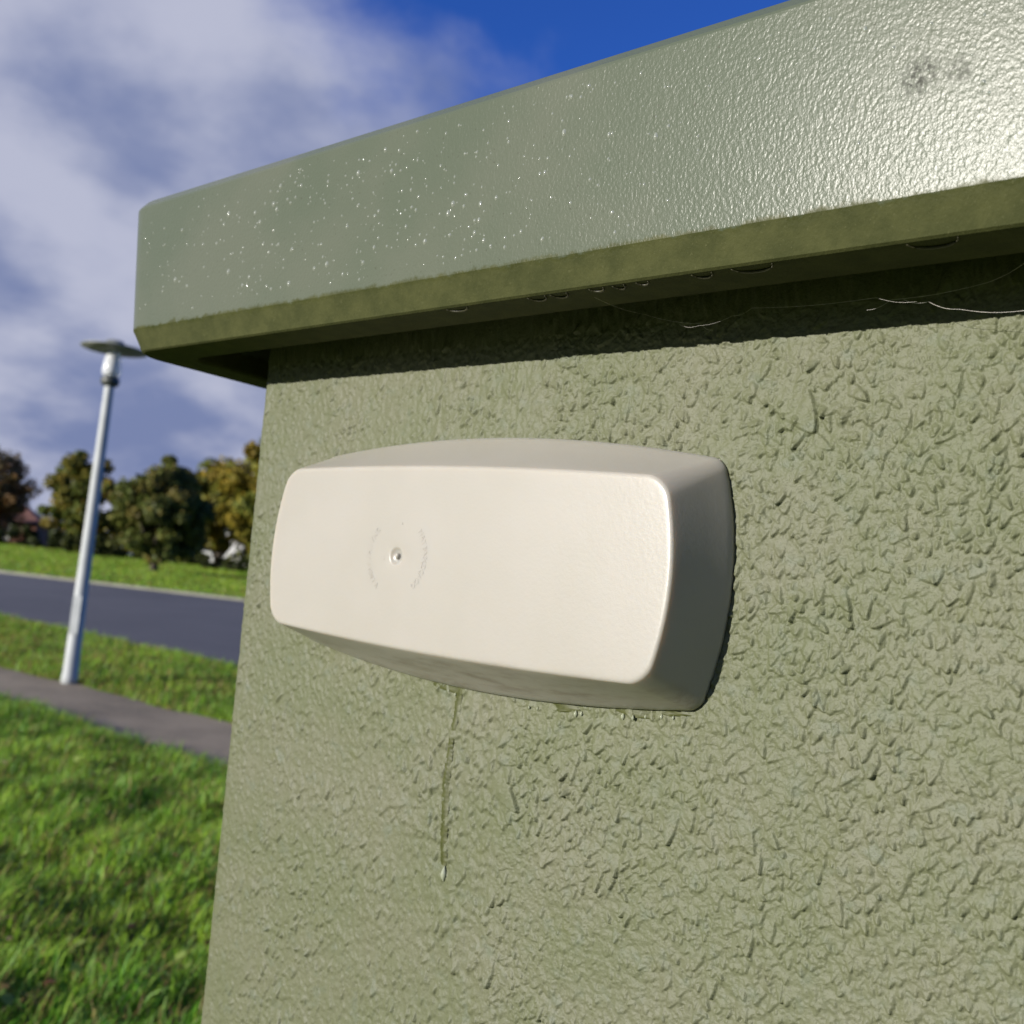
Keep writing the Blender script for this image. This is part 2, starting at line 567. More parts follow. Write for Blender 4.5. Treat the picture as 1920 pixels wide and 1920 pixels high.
near = scatter(250000, -6.2, 0.6, 2.3, 10.6, lambda x, y: (y < line_y(*PN, x) + 0.06 + wob(x, 1)) & (x > -0.44 * y - 0.9) & (x < -0.20 * y + 0.5), 11)
outer = scatter(75000, -9.5, 2.8, 1.8, 13.5, lambda x, y: (y < line_y(*PN, x) + 0.06 + wob(x, 1)) & ~((x > -0.44 * y - 0.9) & (x < -0.20 * y + 0.5) & (y > 2.3)), 14)
near = np.concatenate([np.column_stack([near, np.full(len(near), 1.15)]), np.column_stack([outer, np.full(len(outer), 2.6)])])
grass('lawn_grass', 'long damp green lawn grass in front of the footpath', near, 0.05, 0.125, 0.0035, 0.0085, 21, 0.22)
verge = scatter(130000, -11.5, 0.0, 8.0, 20.0, lambda x, y: (y > line_y(*PF, x) - 0.05 + wob(x, 2)) & (y < line_y(*RN, x) + 0.08 + wob(x, 3)) & (x > -0.62 * y) & (x < -0.05 * y), 12)
grass('verge_grass', 'strip of patchy verge grass between footpath and road', verge, 0.05, 0.12, 0.006, 0.012, 22, 0.30, (0.95, 0.92, 0.9))


farl = scatter(120000, -34, 2, 27, 57, lambda x, y: (y > far_y(x) + 0.16) & (x > -0.56 * y) & (x < -0.12 * y), 13)
grass('far_lawn_grass', 'mown green lawn beyond the road under the trees', farl, 0.05, 0.10, 0.03, 0.06, 23, 0.16, (1.02, 0.92, 0.85))


# fallen leaves and broad weed leaves in the near lawn
def leaf_scatter(name, label, cat, n, size, cols, seed, test, upright):
    r = np.random.default_rng(seed)
    p = scatter(n, -5.5, -0.4, 3.0, 9.5, test, seed)
    k = len(p)
    s = r.uniform(size[0], size[1], k)
    a = r.uniform(0, 2 * np.pi, k)
    tilt = r.uniform(0.1, 0.5, k) if not upright else r.uniform(0.5, 1.1, k)
    d = np.stack([np.cos(a) * np.cos(tilt), np.sin(a) * np.cos(tilt), np.sin(tilt)], 1)
    sd = np.stack([-np.sin(a), np.cos(a), r.normal(0, .2, k)], 1)
    base = np.stack([p[:, 0], p[:, 1], gz(p[:, 0], p[:, 1]) + r.uniform(0.035, 0.085, k)], 1)
    prof = [(0, 0.05), (0.3, 0.30), (0.6, 0.27), (1.0, 0.0)]
    V = []
    for u_, w_ in prof:
        c_ = base + d * (u_ * s)[:, None] + np.array([0, 0, 1]) * (-0.35 * u_ ** 2 * s)[:, None]
        V.append(c_ - sd * (w_ * s)[:, None])
        V.append(c_ + sd * (w_ * s)[:, None])
    P = np.stack(V, 1)
    b0 = (np.arange(k) * 8)[:, None]
    F = np.concatenate([b0 + np.array([[2 * i, 2 * i + 1, 2 * i + 3, 2 * i + 2]]) for i in range(3)], 0)
    c = np.array(cols)[r.integers(0, len(cols), k)] * r.uniform(0.7, 1.2, k)[:, None]
    o = mesh_np(name, P.reshape(-1, 3), F, M_grass, col=np.repeat(c, 8, 0))
    tag(o, label, cat, kind='stuff')


onlawn = lambda x, y: (y < line_y(*PN, x) - 0.1) & (x > -0.44 * y - 0.6) & (x < -0.2 * y + 0.3)
leaf_scatter('leaf_litter', 'brown and tan fallen leaves scattered over the near lawn', 'leaf litter', 420, (0.03, 0.065), [(0.22, 0.10, 0.04), (0.28, 0.18, 0.07), (0.12, 0.06, 0.03), (0.34, 0.27, 0.15)], 31, onlawn, False)
leaf_scatter('lawn_weeds', 'broad pale green weed leaves growing among the near lawn grass', 'weeds', 600, (0.03, 0.075), [(0.17, 0.27, 0.05), (0.25, 0.33, 0.08), (0.13, 0.22, 0.04)], 32, onlawn, True)

# ------------------------------------------------------------------ utility cabinet
RZ = math.atan2(-0.65668, 0.75417)
cab = empty('utility_cabinet', (0.65668 * 0.5, 0.75417 * 0.5, 0.0), RZ)
tag(cab, 'sage green utility cabinet with textured wall and overhanging glossy lid', 'utility cabinet')

# heightfield of the dashed paint, on a regular grid: rows = z, cols = u
SP = 0.0004
U0, U1, Z0, Z1 = -0.74, 0.02, EYE - 0.40, EYE + 0.205
gu = np.arange(U0, U1, SP)
gzv = np.arange(Z0, Z1, SP)
H = np.zeros((len(gzv), len(gu)), dtype=np.float64)
shape = H.shape
amp_map = np.clip(1.0 + 0.28 * fft_noise(shape, SP, 0.08, 41), 0.5, 1.6)
r = np.random.default_rng(42)
nl = 42000
cu = r.uniform(U0, U1, nl); cz = r.uniform(Z0, Z1, nl)
wid = np.exp(r.normal(math.log(0.0017), 0.46, nl))
length = wid * r.uniform(1.3, 2.6, nl)
hts = np.clip(np.exp(r.normal(math.log(0.00090), 0.45, nl)), 0.0003, 0.0026) * np.clip(wid / 0.0017, 0.6, 1.35)
rot = r.normal(0.0, 0.5, nl)
bend = r.normal(0, 0.25, nl)
for i in np.argsort(hts):
    w, ln, h = wid[i], length[i], hts[i]
    R = max(w * 1.3, ln * 1.05)
    i0 = int((cu[i] - R - U0) / SP); i1 = int((cu[i] + R - U0) / SP) + 1
    j0 = int((cz[i] - R - Z0) / SP); j1 = int((cz[i] + R - Z0) / SP) + 1
    i0, j0 = max(i0, 0), max(j0, 0)
    i1, j1 = min(i1, shape[1]), min(j1, shape[0])
    if i1 - i0 < 2 or j1 - j0 < 2:
        continue
    du = (gu[i0:i1] - cu[i])[None, :]
    dz = (gzv[j0:j1] - cz[i])[:, None]
    cr, sr = math.cos(rot[i]), math.sin(rot[i])
    a = du * cr + dz * sr
    v_ = (-dz * cr + du * sr) / ln * 0.5 + 0.5
    a = a - bend[i] * w * (v_ - 0.5) ** 2 * 3
    vc = np.clip(v_, 0, 1)
    hw = w * (1 - vc ** 2.2) ** 0.7 * np.clip(0.7 + vc * 0.8, 0, 1)
    e = np.clip((hw - np.abs(a)) / 0.0004, 0, 1)
    e = e * e * (3 - 2 * e)
    tipe = np.clip((1.0 - v_) * ln / 0.00045, 0, 1) * np.clip(v_ * 3.0, 0, 1)
    hgt = h * vc ** 1.6 * e * tipe * (1.0 - 0.25 * (a / w) ** 2)
    sub = H[j0:j1, i0:i1]
    np.maximum(sub, hgt + 0.12 * sub, out=sub)
H *= 1.15 * amp_map * (0.66 + 0.34 * np.clip((gu + 0.70) / 0.35, 0, 1))[None, :]
H += 0.00016 * fft_noise(shape, SP, 0.0045, 43) + 0.00009 * fft_noise(shape, SP, 0.0018, 44) + 0.00014 * fft_noise(shape, SP, 0.03, 45)
# a few pinholes
for _ in range(70):
    pu, pz = r.uniform(-0.7, -0.1), r.uniform(EYE - 0.33, EYE + 0.15)
    ii, jj = int((pu - U0) / SP), int((pz - Z0) / SP)
    k = r.integers(1, 3)
    H[jj - k:jj + k + 1, ii - k:ii + k + 1] -= 0.0011


def sampleH(u, z):
    fu = np.clip((u - U0) / SP, 0, shape[1] - 1.001); fz = np.clip((z - Z0) / SP, 0, shape[0] - 1.001)
    iu, iz = fu.astype(int), fz.astype(int)
    au, az = fu - iu, fz - iz
    return (H[iz, iu] * (1 - au) * (1 - az) + H[iz, iu + 1] * au * (1 - az) + H[iz + 1, iu] * (1 - au) * az + H[iz + 1, iu + 1] * au * az)


CAB_R = 0.75
CAB_D = 0.62


def left_u(z):
    return -0.7115 + (EYE + 0.15 - z) * 0.034


def wall_patch(us, zs):
    UU, ZZ = np.meshgrid(us, zs)
    HH = sampleH(UU, ZZ) * np.clip((0.05 - UU) / 0.1, 0, 1) * np.clip((ZZ - (EYE - 0.40)) / 0.03, 0, 1)
    sh = (left_u(ZZ) + 0.7115) * np.clip(1 - (UU + 0.7045) / 0.25, 0, 1)
    return np.stack([UU + sh, -HH, ZZ], 2)


def grid_faces(ny2, nx2, base):
    id2 = np.arange(nx2 * ny2).reshape(ny2, nx2) + base
    return np.stack([id2[:-1, :-1].ravel(), id2[:-1, 1:].ravel(), id2[1:, 1:].ravel(), id2[1:, :-1].ravel()], 1)


def steps(a, b_, d0, d1):
    out_, x_ = [], a
    while x_ < b_ - d1 * 0.5:
        out_.append(x_)
        x_ += d0 + (d1 - d0) * (x_ - a) / (b_ - a)
    return out_


SEAM = -0.42
zlow = np.arange(-0.05, EYE - 0.37, 0.0125)
z_left = np.concatenate([zlow, np.arange(EYE - 0.362, EYE + 0.168, 0.00098), np.array([EYE + 0.172, EYE + 0.18, EYE + 0.19, EYE + 0.2])])
# the right patch halves every row of the left one, so the seam stays closed
z_right = np.empty(2 * len(z_left) - 1)
z_right[0::2] = z_left
z_right[1::2] = (z_left[:-1] + z_left[1:]) / 2
u_left = np.array(steps(-0.7045, SEAM, 0.00100, 0.00078) + [SEAM])
u_right = np.array([SEAM] + steps(SEAM + 0.0006, -0.09, 0.00068, 0.00054) + list(np.arange(-0.086, CAB_R - 0.006, 0.016)))
left_p = wall_patch(u_left, z_left)
right_p = wall_patch(u_right, z_right)
right_p[1::2, 0] = (left_p[:-1, -1] + left_p[1:, -1]) / 2
corner = []
for k in range(1, 9):
    a = k / 8 * math.pi / 2
    corner.append((-0.7045 - 0.007 * math.sin(a), -(0.007 - 0.007 * math.cos(a))))
cv = []
for (cu_, co_) in reversed(corner):
    hh_ = sampleH(np.full(len(z_left), cu_), z_left)
    cv.append(np.stack([cu_ + (left_u(z_left) + 0.7115) - hh_ * 0.15, -(np.full(len(z_left), co_) + hh_ * 0.4), z_left], 1))
side = np.stack([cv[0][:, 0], np.full(len(z_left), CAB_D), z_left], 1)
left_p = np.concatenate([side[:, None, :]] + [c_[:, None, :] for c_ in cv] + [left_p], 1)
nlv = left_p.shape[0] * left_p.shape[1]
faces = np.concatenate([grid_faces(left_p.shape[0], left_p.shape[1], 0), grid_faces(right_p.shape[0], right_p.shape[1], nlv)])
mesh_np('textured_wall', np.concatenate([left_p.reshape(-1, 3), right_p.reshape(-1, 3)]), faces, M_wall, cab, smooth=True)
V, F = [], []
for z in (-0.05, EYE + 0.2):
    V += [(CAB_R - 0.008, 0.001, z), (CAB_R, 0.008, z), (CAB_R, CAB_D, z), (left_u(z), CAB_D + 0.001, z)]
F = [(0, 1, 5, 4), (1, 2, 6, 5), (2, 3, 7, 6), (4, 5, 6, 7)]
mesh_np('rear_shell', V, F, M_wall2, cab)


# lid: a moulded profile swept round the cabinet
def rrect(o, seg=8):
    x0, x1, y0, y1 = -0.728 - o, CAB_R + o, -o, CAB_D + o
    rr = 0.006 + max(o, 0) * 0.30
    pts = []
    for (cx, cy, a0) in ((x0 + rr, y0 + rr, math.pi), (x1 - rr, y0 + rr, 1.5 * math.pi), (x1 - rr, y1 - rr, 0), (x0 + rr, y1 - rr, 0.5 * math.pi)):
        for k in range(seg + 1):
            a = a0 + k / seg * math.pi / 2
            pts.append((cx + rr * math.cos(a), cy + rr * math.sin(a)))
    return pts


prof = [(0.036, 0.206), (0.036, 0.1705), (0.0365, 0.1685), (0.0385, 0.1675), (0.0665, 0.1668), (0.0690, 0.1672), (0.0705, 0.1682),
        (0.0758, 0.1808), (0.0768, 0.1828), (0.0774, 0.1840), (0.0776, 0.1865), (0.0836, 0.2770), (0.0838, 0.2800), (0.0834, 0.2816),
        (0.0795, 0.2872), (0.0782, 0.2882), (0.0755, 0.2890), (0.0400, 0.2935), (-0.10, 0.303)]
V, F = [], []
for o, z in prof:
    for (x, y) in rrect(o):
        V.append((x, y, EYE + z))
n_ = len(rrect(0.05))
F = loops_faces(len(prof), n_)
F.append(tuple(range(n_)))
F.append(tuple(reversed(range((len(prof) - 1) * n_, len(prof) * n_))))
lid = mesh_np('lid', V, F, M_lid, cab, smooth=True)
lid.data.set_sharp_from_angle(angle=math.radians(14))
lid['label'] = 'glossy green overhanging lid with orange peel finish and algae on its lower edge'

# rain beads on the lid front
r = np.random.default_rng(77)
parts = []
for k in range(560):
    uu = r.normal(-0.50, 0.13) if r.random() < 0.75 else r.uniform(-0.78, -0.12)
    zz_ = r.uniform(0.190, 0.276)
    if not -0.785 < uu < 0.0:
        continue
    oo = 0.0776 + 0.0060 * (zz_ - 0.1865) / 0.0905
    rad = min(max(math.exp(r.normal(math.log(0.00062), 0.42)), 0.0003), 0.0016)
    st = r.uniform(1.0, 1.7)
    vv = [(uu, -(oo + rad * 0.62), EYE + zz_)]
    for (q, hgt) in ((0.55, 0.50), (1.0, -0.05)):
        for j in range(8):
            a = 2 * math.pi * j / 8
            vv.append((uu + rad * q * math.cos(a), -(oo + rad * hgt), EYE + zz_ + rad * q * st * math.sin(a)))
    ff = [(0, 1 + j, 1 + (j + 1) % 8) for j in range(8)] + [(1 + j, 9 + j, 9 + (j + 1) % 8, 1 + (j + 1) % 8) for j in range(8)]
    parts.append((vv, ff))
V, F = join(parts)
tag(mesh_np('rain_beads', V, F, M_drop, lid, smooth=True), kind='stuff')

# water films hanging under the lip
for (uu, wd, hg) in ((-0.4347, 0.016, 0.004), (-0.3744, 0.012, 0.005), (-0.3591, 0.011, 0.005), (-0.3339, 0.009, 0.0035), (-0.3199, 0.007, 0.0045), (-0.3052, 0.007, 0.0035), (-0.2708, 0.011, 0.005), (-0.244, 0.021, 0.006), (-0.1608, 0.021, 0.0065)):
    arc = []
    for k in range(13):
        a = math.pi * k / 12
        arc.append((uu - wd / 2 * math.cos(a), -(0.0685 - hg * 1.1 * math.sin(a)), EYE + 0.1666 - 0.0003 * math.sin(a)))
    V, F = tube(arc, [0.00025 + 0.00045 * math.sin(math.pi * k / 12) for k in range(13)], 6)
    mesh_np('hanging_drip', V, F, M_lipwater, lid, smooth=True)

# algae trickle and damp patches under the cream cover


def meanH(u, z):
    return float(np.mean([sampleH(np.array([u + a]), np.array([z + b_]))[0] for a in (-0.003, -0.001, 0.001, 0.003) for b_ in (-0.006, -0.003, 0.0, 0.003, 0.006)]))


def film(name, outline_pts, mat, lift=0.00045, parent=cab):
    """thin film laid over the dashed paint; outline_pts: list of (u_left,u_right,z)"""
    V, nn = [], 7
    for (a, b_, z) in outline_pts:
        for k in range(nn):
            t_ = k / (nn - 1)
            uu = a + (b_ - a) * t_
            hs = meanH(uu, z) * 1.0
            sh = float(left_u(np.array(z)) + 0.7115) * min(max(1 - (uu + 0.7045) / 0.25, 0), 1)
            edge = math.sin(math.pi * t_)
            V.append((uu + sh, -(hs + 0.0003 + lift * (edge * 1.8 - 0.8)), z))
    F = [(i * nn + k, i * nn + k + 1, (i + 1) * nn + k + 1, (i + 1) * nn + k) for i in range(len(outline_pts) - 1) for k in range(nn - 1)]
    return mesh_np(name, V, F, mat, parent, smooth=True)


r = np.random.default_rng(5)
path = [(-0.0555, -0.4635, 0.0036), (-0.075, -0.4640, 0.0028), (-0.083, -0.4655, 0.0030), (-0.092, -0.4662, 0.0024), (-0.105, -0.4665, 0.0032), (-0.12, -0.4668, 0.0037), (-0.135, -0.4650, 0.0036), (-0.15, -0.4640, 0.0037), (-0.1655, -0.4618, 0.0034), (-0.1668, -0.4616, 0.0022)]
rows = []
zs = np.arange(-0.0555, -0.1668, -0.0008)
for z in zs:
    cu_ = np.interp(-z, [-p[0] for p in path], [p[1] for p in path]); w_ = 1.7 * np.interp(-z, [-p[0] for p in path], [p[2] for p in path])
    j1, j2 = r.normal(0, 0.00022, 2)
    rows.append((cu_ - w_ * 0.5 + j1, cu_ + w_ * 0.5 + j2, EYE + z))
tr = film('algae_trickle', rows, M_algae, 0.0003)
tr['label'] = 'thin olive trickle of algae running down from the cream cover'
for (uc, ztop, wd, hg) in ((-0.470, -0.0560, 0.034, 0.0055), (-0.3795, -0.0560, 0.018, 0.0050), (-0.331, -0.0515, 0.034, 0.0050), (-0.306, -0.0495, 0.016, 0.0032)):
    rows = []
    ph = r.uniform(0, 6)
    nr = 12
    for k in range(nr):
        t_ = k / (nr - 1)
        w_ = wd * (1 - t_ ** 2.2) ** 0.6 + 0.0008
        sk = 0.003 * math.sin(ph + 5 * t_)
        rows.append((uc - w_ / 2 + sk + r.normal(0, 0.0005), uc + w_ / 2 + sk + r.normal(0, 0.0005), EYE + ztop - hg * t_ + 0.0005))
    film('algae_patch', rows, M_algae, 0.0003)


def bead(name, u, z, w, h, d, mat, parent=None, lift=0.0003):
    """a tear shaped bead lying on the wall, in cabinet coordinates"""
    V = []
    nr, ns = 9, 14
    hs = float(sampleH(np.array([u]), np.array([z]))[0]) * 0.5
    for i in range(nr):
        t_ = i / (nr - 1)
        q = math.sin(t_ * math.pi) * (0.55 + 0.75 * t_) * 0.78
        q = max(q, 0.02)
        for j in range(ns):
            a = 2 * math.pi * j / ns
            o_ = math.sin(a)
            V.append((u + w / 2 * q * math.cos(a), -(hs + lift + d * (q * max(o_, 0)) - 0.0004 * max(-o_, 0)), z + h / 2 - h * t_))
    F = loops_faces(nr, ns)
    F.append(tuple(range(ns))); F.append(tuple(reversed(range((nr - 1) * ns, nr * ns))))
    return mesh_np(name, V, F, mat, parent, smooth=True)


CABM = Matrix.Translation(cab.location) @ Matrix.Rotation(RZ, 4, 'Z')
wd_ = bead('water_drop', -0.4602, EYE - 0.1712, 0.0056, 0.0098, 0.0026, M_water)
wd_.matrix_world = CABM
tag(wd_, 'clear water drop hanging at the end of the algae trickle', 'water drop')
for (uu, zz_, s) in ((-0.4665, -0.0615, 0.0022), (-0.4720, -0.0600, 0.0018), (-0.4052, -0.0610, 0.0016), (-0.3990, -0.0608, 0.0018), (-0.3705, -0.0598, 0.0034), (-0.3668, -0.0592, 0.0026), (-0.338, -0.0565, 0.0034), (-0.3305, -0.0562, 0.0026), (-0.3235, -0.0545, 0.002), (-0.313, -0.053, 0.0024), (-0.306, -0.0525, 0.002)):
    bead('water_bead', uu, EYE + zz_, s, s * 1.25, s * 0.5, M_water, cab, 0.0006)

# ------------------------------------------------------------------ cream plastic cover on the wall
cov_root = empty('plastic_cover', (0, 0, 0))
cov_root.matrix_world = CABM
tag(cov_root, 'cream moulded plastic cover with rounded corners fixed to the green wall', 'plastic cover')
PHI = math.radians(-0.86)


def outline(cu_, cz_, a, b_, bu, bz, rr, n_e=26, n_c=10):
    pts = []
    corners = ((a - rr, b_ - rr, 0), (-(a - rr), b_ - rr, 90), (-(a - rr), -(b_ - rr), 180), (a - rr, -(b_ - rr), 270))
    for k, (cx, cy, a0) in enumerate(corners):
        for i in range(n_c):
            ang = math.radians(a0 + 90 * i / n_c)
            pts.append((cx + rr * math.cos(ang), cy + rr * math.sin(ang)))
        nxk = corners[(k + 1) % 4]
        s = (cx + rr * math.cos(math.radians(a0 + 90)), cy + rr * math.sin(math.radians(a0 + 90)))
        e = (nxk[0] + rr * math.cos(math.radians(nxk[2])), nxk[1] + rr * math.sin(math.radians(nxk[2])))
        for i in range(n_e):
            q = i / n_e
            pts.append((s[0] + (e[0] - s[0]) * q, s[1] + (e[1] - s[1]) * q))
    out = []
    for (x, y) in pts:
        x2 = x + bu * (1 - min(1, (y / b_) ** 2)) * (x / a)
        y2 = y + bz * (1 - min(1, (x / a) ** 2)) * (y / b_)
        out.append((cu_ + x2 * math.cos(PHI) - y2 * math.sin(PHI), cz_ + x2 * math.sin(PHI) + y2 * math.cos(PHI)))
    return np.array(out)


FC = (-0.4508, 0.0207)
BC = (-0.450, 0.0228)
BO = outline(BC[0], BC[1], 0.1615, 0.0668, 0.0115, 0.0128, 0.006)
FO = lambda ins: outline(FC[0], FC[1], 0.1540 - ins, 0.0530 - ins, 0.0092, 0.0035, max(0.0110 - ins * 0.5, 0.004))
MK = np.array((-0.4863, 0.0209))
lp = []
o_f = 0.0452
lp.append((BO * 0.97 + 0.03 * np.array(BC), 0.0012))
lp.append((BO, 0.0012))
lp.append((BO, 0.0030))
FO0 = FO(0.0)
for t_, o_ in ((0.02, 0.0042), (0.10, 0.0075), (0.25, 0.0130), (0.45, 0.0215), (0.65, 0.0300), (0.80, 0.0365), (0.90, 0.0408), (0.965, 0.0434), (0.988, 0.0442)):
    lp.append((BO * (1 - t_) + FO0 * t_, o_))
for ins, o_ in ((0.0004, 0.0447), (0.0010, 0.0450), (0.0019, 0.0451), (0.0035, 0.04515)):
    lp.append((FO(ins), o_))
Fin = FO(0.0035)
ang = np.arctan2(Fin[:, 1] - MK[1], Fin[:, 0] - MK[0])
circ = np.stack([np.cos(ang), np.sin(ang)], 1)
for t_ in (0.08, 0.18, 0.3, 0.45, 0.6, 0.75, 0.88, 1.0):
    P = Fin * (1 - t_) + (MK + circ * 0.0062) * t_
    xx = (P[:, 0] - FC[0]) / 0.15; zz_ = (P[:, 1] - FC[1]) / 0.052
    dome = np.clip((1 - xx ** 2), 0, 1) * np.clip((1 - zz_ ** 2), 0, 1)
    lp.append((P, 0.04515 + 0.0009 * dome))
om = float(lp[-1][1].mean())
for rr_, dz in ((0.0056, -0.0001), (0.0050, -0.0006), (0.0040, -0.0013), (0.0026, -0.0018), (0.0010, -0.0019)):
    lp.append((MK + circ * rr_, om + dz))
V = []
for P, o_ in lp:
    oo = np.broadcast_to(o_, (len(P),))
    V.append(np.stack([P[:, 0], -oo, EYE + P[:, 1]], 1))
n_ = len(BO)
F = loops_faces(len(lp), n_)
F.append(tuple(reversed(range((len(lp) - 1) * n_, len(lp) * n_))))
V = np.concatenate(V)
F = [tuple(reversed(f)) for f in F]
mesh_np('housing', V, F, M_cream, cov_root, smooth=True)
# black ring painting in the shade of the gap between cover and wall
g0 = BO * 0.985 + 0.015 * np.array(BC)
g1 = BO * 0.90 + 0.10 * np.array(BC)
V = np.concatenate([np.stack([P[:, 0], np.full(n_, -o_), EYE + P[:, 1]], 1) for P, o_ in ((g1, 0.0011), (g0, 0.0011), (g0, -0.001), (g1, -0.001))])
mesh_np('gap_shade_ring', V, [tuple(reversed(f)) for f in loops_faces(4, n_)], M_gap_shade, cov_root)
# moulding nub in the dimple, dashes and ring of tiny raised letters
V = []
for (q, o_, du, dz) in ((0.0017, om - 0.0022, 0.0004, 0.0), (0.0015, om - 0.0005, 0.0004, 0.0), (0.0010, om + 0.0004, 0.0006, 0.0004), (0.0003, om + 0.0006, 0.0008, 0.0006)):
    for j in range(10):
        a = 2 * math.pi * j / 10
        V.append((MK[0] + du + q * math.cos(a) * (1 + 0.2 * math.sin(2 * a)), -o_, EYE + MK[1] + dz + q * 1.25 * math.sin(a)))
F = [tuple(reversed(f)) for f in loops_faces(4, 10) + [tuple(range(30, 40))]]
mesh_np('sprue_nub', V, F, M_cream_detail, cov_root, smooth=True)
for (uu, zz_, w, h) in ((-0.4985, 0.0190, 0.0040, 0.0009), (-0.4848, 0.0413, 0.0024, 0.0008)):
    V, F = box(uu - w / 2, uu + w / 2, -(om + 0.00012), -(om - 0.0004), EYE + zz_ - h / 2, EYE + zz_ + h / 2)
    mesh_np('moulded_dash', V, F, M_cream_detail, cov_root)


def face_o(u, z):
    dome = max(0, 1 - ((u - FC[0]) / 0.15) ** 2) * max(0, 1 - ((z - FC[1]) / 0.052) ** 2)
    return 0.04515 + 0.0009 * dome


def glyph(ch, size, place):
    cd = bpy.data.curves.new('glyph', 'FONT')
    cd.body = ch
    cd.size = size
    cd.extrude = 0.00017
    cd.resolution_u = 2
    cd.align_x = 'CENTER'
    o = bpy.data.objects.new('glyph', cd)
    COL.objects.link(o)
    bpy.context.view_layer.update()
    me = bpy.data.meshes.new_from_object(o.evaluated_get(bpy.context.evaluated_depsgraph_get()))
    vs = [place @ v.co for v in me.vertices]
    fs = [tuple(p.vertices) for p in me.polygons]
    bpy.data.objects.remove(o)
    bpy.data.curves.remove(cd)
    bpy.data.meshes.remove(me)
    return vs, fs


parts = []
RT = 0.0235
for (word, a0, a1) in (('MAYBNXZCADO', 40, -46), ('VINHIIHIVNC', 232, 140)):
    for k, ch in enumerate(word):
        th = math.radians(a0 + (a1 - a0) * k / (len(word) - 1))
        # glyph x axis runs clockwise along the ring, glyph y axis points outward
        out = Vector((math.cos(th), 0, math.sin(th)))
        along = Vector((math.sin(th), 0, -math.cos(th)))
        nrm = Vector((0, -1, 0))
        M4 = Matrix((( along.x, out.x, nrm.x, MK[0] + RT * out.x), (along.y, out.y, nrm.y, -face_o(MK[0] + (RT + 0.0018) * out.x, MK[1] + (RT + 0.0018) * out.z)), (along.z, out.z, nrm.z, EYE + MK[1] + RT * 0.95 * out.z), (0, 0, 0, 1)))
        V, F = glyph(ch, 0.0050, M4)
        mesh_np('raised_letter', V, F, M_cream_detail, cov_root)


# ------------------------------------------------------------------ spider silk under the lid
def thread(label, pts, rad=0.00011):
    P = []
    pts = [Vector((p[0], -p[2], EYE + p[1])) for p in pts]
    for i in range(len(pts) - 1):
        for k in range(6):
            t_ = k / 6
            q = pts[i].lerp(pts[i + 1], t_)
            q.z -= 0.0012 * math.sin(math.pi * t_)
            P.append(q)
    P.append(pts[-1])
    V, F = tube(P, [0.42 * rad * random.uniform(0.7, 1.25) for _ in P], 5)
    o = mesh_np('spider_thread', V, F, M_silk)
    o.matrix_world = CABM
    return tag(o, label, 'spider thread', 'spider threads under the lid')


thread('sloping spider thread hanging from the lid lip above the cream cover', [(-0.345, 0.1672, 0.055), (-0.328, 0.1627, 0.03), (-0.300, 0.1582, 0.018), (-0.296, 0.1560, 0.012)])
thread('forked spider thread drooping near the middle of the lid shadow', [(-0.312, 0.1583, 0.02), (-0.2950, 0.1540, 0.028), (-0.280, 0.1600, 0.02), (-0.2700, 0.1637, 0.018), (-0.2000, 0.1585, 0.028), (-0.1820, 0.1555, 0.025)])
thread('long pale spider thread climbing to the right edge under the lid', [(-0.2075, 0.1555, 0.02), (-0.1970, 0.1600, 0.018), (-0.1530, 0.1624, 0.02), (-0.1300, 0.1660, 0.036)], 0.00014)
thread('thick wavy spider thread with debris at the right edge', [(-0.1900, 0.1588, 0.02), (-0.1785, 0.1565, 0.02), (-0.1640, 0.1514, 0.02), (-0.1365, 0.1480, 0.02), (-0.120, 0.1480, 0.02)], 0.00019)

# ------------------------------------------------------------------ street lamp
lx, ly = -4.47, 11.42
lz = float(gz(np.array(lx), np.array(ly)))
lamp = empty('street_lamp', (lx, ly, lz - 0.02))
tag(lamp, 'pale grey street lamp with flat disc canopy beside the footpath', 'street lamp')
V, F = lathe([(0.085, 0.0), (0.085, 0.10), (0.078, 0.13), (0.062, 1.6), (0.050, 3.22), (0.050, 3.24)], 20)
mesh_np('pole', V, F, M_steel, lamp, smooth=True)
V, F = box(-0.045, 0.045, -0.083, -0.070, 0.55, 0.95)
mesh_np('access_door', V, F, M_steel, lamp)
V, F = lathe([(0.052, 3.215), (0.088, 3.235), (0.098, 3.265), (0.098, 3.30), (0.085, 3.32), (0.05, 3.33)], 20)
mesh_np('collar', V, F, M_dark, lamp, smooth=True)
V, F = lathe([(0.060, 3.32), (0.092, 3.345), (0.100, 3.40), (0.088, 3.50), (0.070, 3.58), (0.060, 3.61)], 20)
mesh_np('lamp_bowl', V, F, M_bowl, lamp, smooth=True)
V, F = lathe([(0.03, 3.33), (0.045, 3.36), (0.045, 3.50), (0.03, 3.56)], 14)
mesh_np('reflector', V, F, M_steel, lamp, smooth=True)
V, F = lathe([(0.02, 3.605), (0.345, 3.620), (0.350, 3.627), (0.345, 3.634), (0.12, 3.675), (0.085, 3.72), (0.02, 3.73)], 32)
mesh_np('canopy_disc', V, F, M_canopy, lamp, smooth=True)


